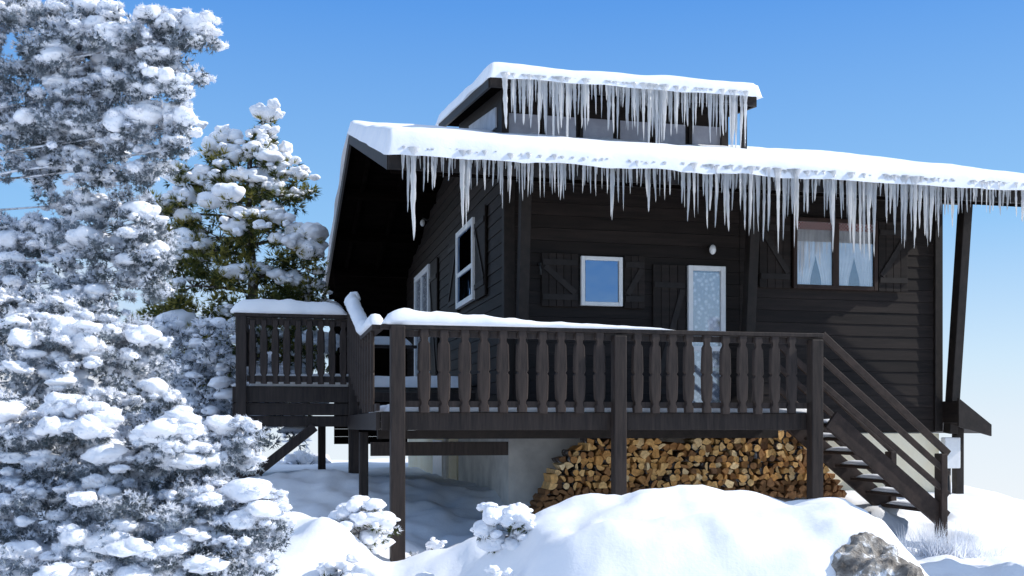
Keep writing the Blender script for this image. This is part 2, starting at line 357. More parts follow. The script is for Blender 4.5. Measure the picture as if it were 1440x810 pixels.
shutter('f',a0-.52,a0-.03,z0+.02,z1,False,'tall door shutter folded open beside the white door')
def sr(x0,x1,y0,y1):
    b1,_ = sid(x0,y0); b0,_ = sid(x1,y0); xm=(x0+x1)/2; return b0,b1,sid(xm,y1)[1],sid(xm,y0)[1]
b0,b1,z0,z1 = sr(648,672,317,428); window('s',b0,b1,z0,z1,M['white'],1,(1,1.4),label='white framed gable window',glass='mirror',fw=.09)
shutter('s',b0-.8,b0-.04,z0-.03,z1+.03); shutter('s',b1+.04,b1+.9,z0-.03,z1+.03,True)
b0,b1,z0,z1 = sr(588,608,381,560); z0 = 2.22; window('s',b0,b1,z0,z1,M['white'],2,name='balcony_door',label='tall white double balcony door in the gable wall',glass='glass',curtain='lace',fw=.12)
shutter('s',b0-.9,b0-.05,z0,z1); 
def lamp(kind, a, z):
    base = MB()
    if kind == 'f':
        c = Vector((a, V0-.13, z)); base.tube([(a,V0-.02,z+.05),(a,V0-.13,z+.075)], .022, 10)
    else:
        c = Vector((W0-.14, a, z)); base.tube([(W0-.02,a,z+.06),(W0-.14,a,z+.085)], .022, 10)
    L = base.build('wall_lamp', M['metal'], house, smooth=True)
    pts = [c+Vector((0,0,.07*math.cos(t))) for t in np.linspace(.1,3.04,9)]; rd = [.048*math.sin(t) for t in np.linspace(.1,3.04,9)]
    MB().tube(pts, rd, 14).build('lamp_globe', M['white'], L, smooth=True)
u_,z_ = fac(997,353); lamp('f',u_,z_)
v_,z_ = sid(604,314); lamp('s',v_,z_)
u_,z_ = fac(757,372); MB().tube([(u_,V0-.03,z_),(u_,V0-.12,z_),(u_,V0-.12,z_-.16)], .018, 8).build('hook', M['metal'], house, smooth=True)
MB().box(8.40,8.66,V0-.22,V0-.105,.98,1.44).build('meter_box', M['white'], house, bevel=.012)
MB().tube([(8.50,V0-.16,.98),(8.50,V0-.16,.0)], .03, 8).build('drain_pipe', M['metal'], house, smooth=True)
lt = MB(); lt.prism([(8.47,1.98),(9.0,1.60),(9.0,1.50),(8.47,1.66)],'y',1.3,4.2)
lr = lt.build('lean_to_roof', M['siding'], house)
MB().prism([(8.47,2.02),(9.02,1.63),(9.02,1.46),(8.47,1.60)],'y',1.26,1.297).build('fascia', M['beam'], lr)
MB().box(8.68,8.80,1.6,1.72,-1.2,1.62).build('lean_to_post', M['beam'], house)
# ------------------------------------------------------------------ dormer
def zd(v): return 7.06+.13*(v-3.7)
DL, DR = 1.98, 6.40
db = MB(); WD0, WD1, DV = 2.28, 6.22, 4.4
db.prism([(DV,zs(DV)-.02),(DV,zd(DV)-.09),(8.2,zd(8.2)-.09),(8.2,zs(8.2)-.02),(5.8,zs(5.8)-.02)],'x',WD0,WD1)
dor = db.build('dormer', M['siding'], house)
MB().add([(DL,3.7,zd(3.7)),(DR,3.7,zd(3.7)),(DR,8.6,zd(8.6)),(DL,8.6,zd(8.6)),(DL,3.7,zd(3.7)-.08),(DR,3.7,zd(3.7)-.08),(DR,8.6,zd(8.6)-.08),(DL,8.6,zd(8.6)-.08)],
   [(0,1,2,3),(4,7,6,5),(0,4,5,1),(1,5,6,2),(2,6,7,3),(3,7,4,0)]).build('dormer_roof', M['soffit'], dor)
MB().box(DL-.02,DR+.02,3.655,3.697,zd(3.7)-.2,zd(3.7)-.01).build('fascia', M['beam'], dor)
for x0,x1 in ((DL-.045,DL-.003),(DR+.003,DR+.045)):
    MB().prism([(3.7,zd(3.7)-.01),(8.6,zd(8.6)-.01),(8.6,zd(8.6)-.2),(3.7,zd(3.7)-.2)],'x',x0,x1).build('barge_board', M['beam'], dor)
MB().prism([(DV+.25,zs(DV)+.30),(DV+.25,zd(DV)-.30),(7.0,zd(7.0)-.30),(7.0,zs(5.8)+.05)],'x',WD0-.03,WD0-.004).build('cheek_panel', M['cheek'], dor)
nw = 6; ww = (WD1-WD0-.1)/nw
for i in range(nw):
    a = WD0+.05+i*ww; z0, z1 = zs(DV)+.12, zd(DV)-.46
    MB().box(a+.06,a+ww-.06,DV-.02,DV-.006,z0,z1).build('window_pane', M['greyreflect'], dor)
    MB().box(a+.0,a+.055,DV-.045,DV-.003,z0-.05,z1+.04).build('mullion', M['beam'], dor)
for a in (WD0+.02, WD1-.1): MB().box(a-.02,a+.10,DV-.09,DV-.004,zs(DV),zd(DV)-.1).build('corner_post', M['beam'], dor)
MB().box(WD1+.02,WD1+.1,DV-.6,DV-.5,zs(DV-.5),zd(DV-.5)-.09).build('eave_post', M['beam'], dor)
# ------------------------------------------------------------------ snow slabs
def snow_slab(name, label, u0,u1,v0,v1, zf, Tk, Rr, amp, seed, drop=.05, extra=None, su=.06, sv=.05, mid=.25):
    def ax(a,b,s,md):
        r = list(np.arange(a, a+Rr*1.6, s)); e = list(np.arange(b, b-Rr*1.6, -s))[::-1]
        n = max(2,int((e[0]-r[-1])/md)); return r+list(np.linspace(r[-1],e[0],n+1)[1:-1])+e
    us = ax(u0,u1,su,.08); vs_ = ax(v0,v1,sv,mid); V = []; n = len(us)
    for v in vs_:
        for u in us:
            nu = mn.noise(Vector((u*1.1, v*1.1, seed))); n2 = mn.noise(Vector((u*4, v*4, seed+4)))
            d = min(u-u0,u1-u,v-v0,v1-v)
            t = max(0,1-d/Rr); th = (Tk+amp*nu+.012*n2+(extra(u,v) if extra else 0))*math.sqrt(max(0,1-t*t))
            uu, vv = u, v
            if v-v0 < .25: vv = v + (.03*nu+.012*n2)*(1-(v-v0)/.25)
            if u-u0 < .25: uu = u + .04*nu*(1-(u-u0)/.25)
            dr = drop*(1+.45*mn.noise(Vector((u*1.7,seed,2)))+.2*mn.noise(Vector((u*6,seed,7)))) if v-v0 < .3 else drop
            V.append((uu,vv,zf(v)+th-dr*max(0,t)))
    k = len(V)
    Fc = [(j*n+i,j*n+i+1,(j+1)*n+i+1,(j+1)*n+i) for j in range(len(vs_)-1) for i in range(n-1)]
    m_ = MB(); m_.add(V, Fc); rim = [i for i in range(n)]+[j*n+n-1 for j in range(1,len(vs_))]+[(len(vs_)-1)*n+i for i in range(n-2,-1,-1)]+[j*n for j in range(len(vs_)-2,0,-1)]
    base = len(m_.v); m_.add([(V[i][0],V[i][1],V[i][2]-.004) for i in rim], [])
    L = len(rim)
    for i in range(L): m_.f.append((rim[i],rim[(i+1)%L],base+(i+1)%L,base+i)); m_.m.append(0)
    inn = [(max(u0+.2,min(u1-.2,V[i][0])),max(v0+.2,min(v1-.2,V[i][1])),zf(max(v0+.2,min(v1-.2,V[i][1])))-.01) for i in rim]
    b2 = len(m_.v); m_.add(inn, [])
    for i in range(L): m_.f.append((base+i,base+(i+1)%L,b2+(i+1)%L,b2+i)); m_.m.append(0)
    ob = m_.build(name, M['snow'], None, o=(u0,v0,zf(v0)), smooth=True)
    return tagp(ob, label, 'snow')
snow_slab('roof_snow','thick white snow blanket lying on the main roof above the long icicle row', UL-.10,UR+.10,-.15,VB+.1, zs, .15,.09,.03,1,.06,
   extra=lambda u,v: .10*math.exp(-((u-.3)/1.3)**2)*math.exp(-((v)/2.5)**2), sv=.03)
snow_slab('dormer_snow','thick snow cap on the raised dormer roof', DL-.09,DR+.09,3.56,8.7, zd, .18,.10,.07,21,.06, sv=.035)
def strip(name,label,pts,w,hs,seed,ww=None):
    m_ = MB(); N = 40; prof = [(-1.0,-.02),(-1.12,.25),(-.95,.65),(-.55,.93),(0,1),(.55,.93),(.95,.65),(1.12,.25),(1.0,-.02)]; k = len(prof)
    P_ = [Vector(p) for p in pts]; seg = [0]
    for i in range(1,len(P_)): seg.append(seg[-1]+(P_[i]-P_[i-1]).length)
    N = max(12,int(seg[-1]/.06)); vs = []
    for j in range(N+1):
        s_ = seg[-1]*j/N; i = max(0,min(len(P_)-2, next((q-1 for q in range(1,len(seg)) if seg[q] >= s_-1e-9), len(P_)-2)))
        f = (s_-seg[i])/(seg[i+1]-seg[i]); p = P_[i].lerp(P_[i+1],f); h = hs[i]*(1-f)+hs[i+1]*f
        d = (P_[i+1]-P_[i]); d.z = 0; d.normalize(); a = Vector((-d.y,d.x,0))
        en = min(1, math.sqrt(max(0,min(j,N-j)/3))) if min(j,N-j) < 3 else 1
        nn = 1+.28*mn.noise(Vector((s_*3,seed,0)))+.12*mn.noise(Vector((s_*9,seed,5)))
        for (x,y) in prof: vs.append(p+a*x*w*(.75+.25*en)*(1+.2*mn.noise(Vector((s_*4,seed,x))))+Vector((0,0,y*h*nn*max(en,.15))))
    fs = [(j*k+i,j*k+i+1,(j+1)*k+i+1,(j+1)*k+i) for j in range(N) for i in range(k-1)]+[(j*k+k-1,j*k,(j+1)*k,(j+1)*k+k-1) for j in range(N)]
    fs += [tuple(range(k)), tuple(N*k+i for i in range(k))]
    m_.add(vs,fs); return tagp(m_.build(name,M['snow'],None,o=tuple(P_[0]),smooth=True),label,'snow')
# ------------------------------------------------------------------ icicles
ice_me = []
for k in range(18):
    m_ = MB(); n = 21; pts = []; rd = []
    bx_, by_ = random.uniform(-.8,.8), random.uniform(-.8,.8); pw = random.uniform(.45,.95)
    for i in range(n):
        t = i/(n-1); r_ = (1-t)**pw*(1+.36*mn.noise(Vector((t*12,k*3.1,0))))*(1.9 if i == 0 else 1.4 if i == 1 else 1.12 if i == 2 else 1)+.05
        if i == n-1: r_ = .03
        pts.append((bx_*t*t+.25*mn.noise(Vector((t*4,k,7))), by_*t*t, -t)); rd.append(r_)
    m_.tube(pts, rd, 8, level=True)
    me = bpy.data.meshes.new('icicle'); me.from_pydata(m_.v,[],m_.f)
    bm = bmesh.new(); bm.from_mesh(me); bmesh.ops.recalc_face_normals(bm, faces=bm.faces); bm.to_mesh(me); bm.free()
    me.materials.append(M['ice']); me.polygons.foreach_set('use_smooth',[True]*len(me.polygons)); me.update(); ice_me.append(me)
NI = [0]
def icicle(u,v,z,L,r,label,group=None):
    o = bpy.data.objects.new('icicle', random.choice(ice_me)); COL.objects.link(o); NI[0] += 1
    o.location = HW(u,v,z); o.rotation_euler = (0,0,random.uniform(0,6.28)); o.scale = (r,r,L)
    return tagp(o,label,'icicle',group)
MAIN = 'icicle among the dense row hanging from the main roof eave'; DORM = 'icicle among the row hanging from the dormer roof eave'
env = [(560,250),(580,335),(600,265),(640,255),(650,320),(690,300),(720,280),(800,275),(870,315),(900,285),(950,305),(1000,315),(1040,325),(1095,355),(1150,340),(1210,360),(1240,360),(1290,340),(1330,335),(1345,305),(1380,295),(1440,305)]
def envy(x):
    for (a,b),(c,d) in zip(env,env[1:]):
        if a <= x <= c: return b+(d-b)*(x-a)/(c-a)
    return 300
zr = zs(0)-.01
special = {581:('longest thick icicle, leftmost of the row on the main eave',338,.040), 650:('long thick icicle above the gable corner, second of the long ones from the left',322,.034), 1438:('icicle at the right edge of the photo on the main eave',312,.028)}
for px,(lb,ty,r_) in special.items():
    u_,zt = fac(px,ty,-.1); icicle(u_,-.11,zr,zr-zt,r_,lb)
px = 566
while px < 1436:
    u_, zt = fac(px, envy(px), -.1); full = zr-zt
    q = random.random(); cl = .5+.5*mn.noise(Vector((px*.045,3,1)))*1.6; L = full*(random.uniform(.75,1.12) if q < .2+.4*cl else random.uniform(.15,.75))
    L = max(.08,L); r_ = .0078+.0135*min(1.2,L/.6)*random.uniform(.45,1.35)
    if min(abs(px-k) for k in special) > 5: icicle(u_, random.uniform(-.135,-.06), zr+random.uniform(-.01,.02), L, r_, MAIN, 'icicles on the main eave')
    px += random.choice((1.5,2.5,3,3.5,4)) if px > 1000 else random.choice((1.5,2.5,3,4.5,6))
zr2 = zd(3.7)
u_,zt = fac(710,182,3.6); icicle(u_,3.59,zr2,zr2-zt,.042,'thick long icicle at the left end of the dormer eave')
u_,zt = fac(1048,208,3.6); icicle(u_,3.59,zr2,zr2-zt,.034,'long icicle at the right end of the dormer eave')
px = 720
while px < 1046:
    u_, zt = fac(px, 186+.05*(px-720)+13*math.sin(px*.05), 3.6); full = zr2-zt
    L = full*(random.uniform(.75,1.15) if random.random() < .5 else random.uniform(.25,.85)); r_ = .010+.019*min(1.2,L/.8)*random.uniform(.5,1.4)
    icicle(u_, random.uniform(3.575,3.64), zr2, L, r_, DORM, 'icicles on the dormer eave')
    px += random.choice((1.5,2.5,4,5))
print('icicles', NI[0])
# ------------------------------------------------------------------ deck
ZF = 1.77
deck = root('wooden_deck','dark wooden raised deck with baluster railing around the front and left of the chalet','deck',(-.1,-.5,0))
m_ = MB(); v = -.5
while v < 1.64: m_.box(-.15,5.25,v,v+.11,ZF-.035,ZF); v += .118
v = 1.75
while v < 3.6: m_.box(-.15,1.7,v,v+.11,ZF-.035,ZF); v += .118
m_.build('floor', M['deckwood'], deck)
MB().box(-.17,5.27,-.56,-.503,1.56,ZF-.005).build('rim_joist', M['deckwood'], deck, bevel=.006)
MB().box(-.225,-.172,-.5,3.7,1.56,ZF-.005).build('rim_joist', M['deckwood'], deck, bevel=.006)
MB().box(-.1,5.2,.5,.62,1.45,1.555).build('carrier_beam', M['beam'], deck)
MB().box(-.1,1.72,1.35,1.47,1.22,1.40).build('carrier_beam', M['deckwood'], deck)
m_ = MB(); u = .3
while u < 5.2: m_.box(u-.03,u+.03,-.5,1.6,1.56,ZF-.037); u += .45
m_.build('joists', M['beam'], deck)
def post(u,v,z0,z1,w=.15):
    m_ = MB().box(u-w/2,u+w/2,v-w/2,v+w/2,z0,z1); return m_.build('post', M['deckwood'], deck, bevel=.012)
RT = 2.74
post(.0,-.64,-.2,2.72,.16); u_,_ = fac(870,600,-.64); post(u_,-.645,-.2,2.66,.15); u_,_ = fac(1146,600,-.64); post(u_,-.64,-.2,2.66,.15)
post(-.14,2.0,0,1.53,.12)
ZU = 2.2; 
m_ = MB(); v = 3.72
while v < 9.4: m_.box(-1.85,1.70,v,v+.11,ZU-.035,ZU); v += .118
m_.build('upper_floor', M['deckwood'], deck)
for i,(a,b) in enumerate(((ZU-.24,ZU-.01),(ZU-.43,ZU-.25),(ZU-.60,ZU-.44))):
    MB().box(-1.85,-.12,3.64+i*.03,3.70+i*.03,a,b).build('rim_joist', M['deckwood'], deck, bevel=.006)
    MB().box(-1.905,-1.855,3.66+i*.03,9.4,a,b).build('rim_joist', M['deckwood'], deck, bevel=.006)
post(-1.78,3.6,0,3.30,.15); post(-.14,3.66,0,3.50,.15); post(-.55,4.9,0,1.62,.12); post(-1.75,9.3,-2,3.25,.15); post(-1.75,6.4,-1,3.25,.13)
MB().beam((-1.74,3.6,.78),(-.72,3.62,1.60),.10,.14,side=(0,1,0)).build('diagonal_brace', M['deckwood'], deck, bevel=.008)
MB().box(-2.05,-1.86,3.55,3.67,.72,.98).build('beam_end', M['deckwood'], deck, bevel=.008)
for i in range(2): MB().box(-.1,1.68,3.15+i*.28,3.42+i*.28,ZF+.01+i*.2,ZF+.14+i*.2).build('step', M['deckwood'], deck)
MB().box(-.18,5.22,-.66,-.50,RT-.05,RT).build('top_rail', M['deckwood'], deck, bevel=.008)
MB().box(.09,5.15,-.60,-.565,RT-.13,RT-.06).build('upper_rail', M['deckwood'], deck)
MB().box(.09,5.15,-.60,-.565,ZF+.05,ZF+.12).build('lower_rail', M['deckwood'], deck)
MB().box(-1.88,-.1,3.52,3.68,3.21,3.26).build('top_rail', M['deckwood'], deck, bevel=.008)
MB().box(-1.70,-.22,3.60,3.635,3.10,3.20).build('upper_rail', M['deckwood'], deck)
MB().box(-1.70,-.22,3.60,3.635,ZU+.06,ZU+.15).build('lower_rail', M['deckwood'], deck)
MB().box(-1.86,-1.70,3.7,9.4,3.21,3.26).build('top_rail', M['deckwood'], deck)
MB().box(-1.70,1.6,9.3,9.4,3.21,3.27).build('top_rail', M['deckwood'], deck)
sl = [(-.5,RT),(1.0,RT),(3.6,3.42)]
for (a,za),(b,zb) in zip(sl,sl[1:]):
    MB().beam((-.2,a,za-.02),(-.2,b,zb-.02),.13,.05,side=(1,0,0)).build('side_top_rail', M['deckwood'], deck)
    MB().beam((-.2,a,za-.92),(-.2,b,zb-.92),.04,.08,side=(1,0,0)).build('side_lower_rail', M['deckwood'], deck)
hw = [(0,.060),(.07,.064),(.10,.044),(.13,.044),(.17,.068),(.3,.074),(.46,.078),(.49,.058),(.52,.078),(.7,.074),(.83,.068),(.87,.044),(.90,.044),(.93,.064),(1,.060)]
def baluster_mesh(H, w=1.0, ax='y'):
    # cut board with chamfered edges
    m_ = MB(); nn = len(hw); vs = []; prof = ((-1,.35),(-.72,-1),(.72,-1),(1,.35),(.8,1),(-.8,1)); kk = len(prof)
    for t,h in hw:
        for a,b in prof:
            x, y = a*h*w, b*.022; vs.append((x,y,t*H) if ax == 'y' else (y,x,t*H))
    fs = [(i*kk+j,i*kk+(j+1)%kk,(i+1)*kk+(j+1)%kk,(i+1)*kk+j) for i in range(nn-1) for j in range(kk)]+[tuple(range(kk))[::-1],tuple((nn-1)*kk+j for j in range(kk))]
    m_.add(vs,fs); me = bpy.data.meshes.new('baluster'); me.from_pydata(m_.v,[],m_.f)
    bm = bmesh.new(); bm.from_mesh(me); bmesh.ops.recalc_face_normals(bm, faces=bm.faces); bm.to_mesh(me); bm.free()
    me.materials.append(M['deckwood']); me.update(); return me
bm1 = baluster_mesh(.93); bm2 = baluster_mesh(.93,.75); bm3 = baluster_mesh(.92,.5,'x'); bm4 = baluster_mesh(.95,1,'x')
def put(me,u,v,z,par=deck):
    o = bpy.data.objects.new('baluster',me); COL.objects.link(o); o.parent = par; o.location = Vector((u,v,z))-ORI[par.name]; return o
px_ = [597,625,653,681,708,735,762,788,815,843,897,921,945,969,994,1019,1043,1066,1090,1114]
for p_ in px_:
    u_,_ = fac(p_,500,-.62); put(bm1,u_+random.uniform(-.01,.01),-.628,ZF-.01+random.uniform(-.01,.01))
for i in range(9): put(bm2,-1.62+i*.165,3.57,ZU+.03)
v = -.2
while v < 3.5:
    off = 0 if v < 1 else (v-1)/2.6*(3.42-RT)
    put(bm3,-.235,v,RT-.97+off); v += .36
v = 3.95
while v < 9.2: put(bm4,-1.76,v,ZU+.03); v += .26
strip('rail_snow','tapering snow ridge along the front deck railing top',[(-.16,-.58,RT),(.4,-.58,RT),(1.4,-.58,RT),(2.9,-.58,RT),(3.3,-.58,RT)],.085,[.19,.17,.09,.035,.015],3)
strip('rail_snow','snow heaped on the rising left side railing next to the corner post',[(-.2,-.35,RT+.01),(-.2,1.0,RT+.01),(-.2,3.5,3.43)],.09,[.14,.14,.19],5)
strip('rail_snow','thick level snow on the railing of the upper left platform',[(-1.93,3.6,3.265),(-.25,3.6,3.265)],.12,[.21,.19],9)
strip('rail_snow','snow on the far side railing of the left platform',[(-1.78,3.85,3.265),(-1.78,9.3,3.265)],.09,[.17,.16],12)
strip('rail_snow','snow on the back railing of the left platform, seen between the balusters',[(-1.6,9.35,3.275),(1.5,9.35,3.275)],.09,[.17,.16],14)
strip('post_snow','small snow cap on the post where the side railing ends',[(-.24,3.66,3.505),(-.04,3.66,3.505)],.09,[.12,.12],15)
snow_slab('deck_snow','thin snow lying on the front deck floor',-.12,5.2,-.46,1.5,lambda v: ZF+.004,.09,.12,.03,33,.0,mid=.12)
snow_slab('deck_snow','deep snow lying on the upper left platform floor',-1.66,1.6,3.78,9.2,lambda v: ZU+.004,.20,.12,.05,37,.0,mid=.2)
# ------------------------------------------------------------------ staircase
st = root('staircase','brown wooden staircase with sloping handrails going down from the right deck end','stairs',(5.4,-.5,0))
A = Vector((5.36,0,ZF-.08)); B = Vector((6.95,0,.42))
for vv in (-.56,.55): MB().beam((A.x,vv,A.z),(B.x,vv,B.z),.06,.24,side=(0,1,0)).build('stringer', M['stairwood'], st, bevel=.008)
nst = 7
for i in range(nst):
    t = (i+.6)/nst; p = A.lerp(B,t)
    MB().box(p.x-.14,p.x+.12,-.52,.51,p.z+.02,p.z+.06).build('tread', M['stairwood'], st, bevel=.006)
for vv in (-.60,.60):
    for nm, off in (('handrail',.96),('mid_rail',.66),('mid_rail',.36)):
        MB().beam((5.22,vv,ZF+off-.0),(6.98,vv,.43+off*.86),.045,.09 if off>.9 else .07,side=(0,1,0)).build(nm, M['stairwood'], st, bevel=.006)
    MB().box(6.86,6.95,vv-.035 if vv<0 else vv-.12,vv+.12 if vv<0 else vv+.035,.1,1.26).build('newel_post', M['stairwood'], st, bevel=.01)
ordn = ['topmost','second','third','fourth','fifth','sixth','lowest']
for i in range(nst):
    t = (i+.6)/nst; p = A.lerp(B,t)
    strip('tread_snow','thin snow on the %s stair tread counted from the top'%ordn[i],[(p.x,-.48,p.z+.062),(p.x,.48,p.z+.062)],.10,[.05,.06],50+i)
# ------------------------------------------------------------------ firewood
log_me = []; log_pl = []
for k in range(24):
    m_ = MB(); kind = [0,1,2,3,0,3,2,1,3,2,1,3][k % 12]; r_ = random.uniform(.044,.068); pl = []; bark = []
    if kind == 0:
        n = 12; pl = [(r_*.9*math.cos(t)*(1+.08*math.sin(3*t+k)), r_*.9*math.sin(t)) for t in np.linspace(0,2*math.pi,n,endpoint=False)]; bark = list(range(n))
    elif kind == 1:
        a = R(random.uniform(60,110)); pl = [(-.55*r_,-.55*r_)]+[(-.55*r_+1.5*r_*math.cos(t),-.55*r_+1.5*r_*math.sin(t)) for t in np.linspace(0,a,6)]; bark = [1,2,3,4,5]
    elif kind == 2:
        q = random.uniform(.7,1.15); pl = [(1.1*r_*math.cos(t),q*r_*math.sin(t)-.35*r_) for t in np.linspace(0,math.pi,8)]; bark = list(range(7))
    else:
        j = [random.uniform(.75,1.15) for _ in range(5)]; pl = [(-r_*j[0],-r_*.6),(r_*.9*j[1],-r_*.75),(r_*j[2],r_*.3),(.1*r_,r_*.95*j[3]),(-.8*r_,r_*.5*j[4])]; bark = [2]
    n = len(pl); L = random.uniform(.36,.46); log_pl.append(pl)
    m_.add([(x,0,z) for x,z in pl]+[(x,L,z) for x,z in pl],[tuple(range(n)),tuple(range(2*n-1,n-1,-1))])
    for i in range(n): m_.f.append((i,n+i,n+(i+1)%n,(i+1)%n)); m_.m.append(1 if i in bark else 0)
    me = bpy.data.meshes.new('firewood_log'); me.from_pydata(m_.v,[],m_.f); me.materials.append(M['split']); me.materials.append(M['bark']); me.polygons.foreach_set('material_index',m_.m); me.update(); log_me.append(me)
def pile_top(px):
    pts = [(735,740),(765,690),(790,640),(830,616),(900,604),(935,622),(960,626),(985,610),(1060,604),(1130,608),(1160,650),(1205,700)]
    for (a,b),(c,d) in zip(pts,pts[1:]):
        if a <= px <= c: return b+(d-b)*(px-a)/(c-a)
    return 900
cnt = 0; tot_ = 0; REST = MB()
for row in range(14,-1,-1):
    z = .42+row*.082; u = 1.85+(.05 if row%2 else 0)
    while u < 6.6:
        w = HW(u,.95,z); pxx = 720+F*w.x/w.y; pyy = 600-(w.z-CAMZ)/w.y*F
        vis = pyy < 742 and not (pyy > 712 and pxx > 830) and not (pyy > 699 and pxx > 930)
        if pyy > pile_top(pxx)+3 and z < 1.57 and vis:
            tot_ += 1
            if cnt < 300:
                o = bpy.data.objects.new('firewood_log', random.choice(log_me)); COL.objects.link(o)
                o.location = HW(u+random.uniform(-.018,.018), .93+random.uniform(-.06,.05), z+random.uniform(-.015,.015)); o.rotation_euler = (random.uniform(-.05,.05),random.uniform(0,6.28),TH+random.uniform(-.08,.08))
                tagp(o,'split firewood log stacked end-on under the deck','firewood','firewood logs stacked under the deck'); cnt += 1
            else:
                pl = random.choice(log_pl); a = random.uniform(0,6.28); v0 = .93+random.uniform(-.06,.05)
                REST.prism([(u+x*math.cos(a)-y*math.sin(a), z+x*math.sin(a)+y*math.cos(a)) for x,y in pl],'y',v0,v0+.4)
        u += random.uniform(.092,.108)
if REST.v: tagp(REST.build('firewood_bottom_rows',M['split'],None,o=(1.9,.93,.4)),'lowest rows of the firewood stack just above the snow','firewood',None,'stuff')
print('logs',cnt,tot_)
# ------------------------------------------------------------------ vegetation
def ico(sub):
    bm = bmesh.new(); bmesh.ops.create_icosphere(bm, subdivisions=sub, radius=1); V = np.array([v.co[:] for v in bm.verts]); Fc = np.array([[v.index for v in f.verts] for f in bm.faces]); bm.free(); return V, Fc
ICO2, ICO3 = ico(2), ico(3)
def blobs(C, Rd, ic=ICO3, amp=.22, flat=.6):
    V0_, F0 = ic; N = len(C); n = len(V0_)
    V = np.repeat(V0_[None],N,0)
    disp = np.zeros((N,n))
    for k,(fr_,am) in enumerate(((1.8,1),(3.1,.8),(5.3,.6),(9,.35))):
        kv = rng.normal(size=(N,3))*fr_; ph = rng.uniform(0,6.28,(N,1)); disp += am*np.sin(np.einsum('nij,nj->ni',V,kv)+ph)
    V = V*(1+amp*disp[...,None]); sc = np.stack([rng.uniform(.85,1.3,N),rng.uniform(.85,1.3,N),np.full(N,flat)*rng.uniform(.75,1.25,N)],1)*Rd[:,None]
    V = V*sc[:,None,:]+C[:,None,:]
    Fc = F0[None]+(np.arange(N)*n)[:,None,None]
    return V.reshape(-1,3), Fc.reshape(-1,3)
def needles(Pt, D, k, ln, wd, spread):
    N = len(Pt); Pp = np.repeat(Pt,k,0); Dd = np.repeat(D,k,0)+rng.normal(size=(N*k,3))*spread
    Dd /= np.linalg.norm(Dd,axis=1,keepdims=True); s = np.cross(Dd, rng.normal(size=(N*k,3))); s /= np.linalg.norm(s,axis=1,keepdims=True)+1e-9
    L = ln*rng.uniform(.6,1.3,(N*k,1)); w = wd*rng.uniform(.7,1.3,(N*k,1))
    a = Pp-s*w*.5; b = Pp+s*w*.5; c = Pp+Dd*L
    V = np.stack([a,b,c],1).reshape(-1,3); Fc = np.arange(N*k*3).reshape(-1,3); return V, Fc
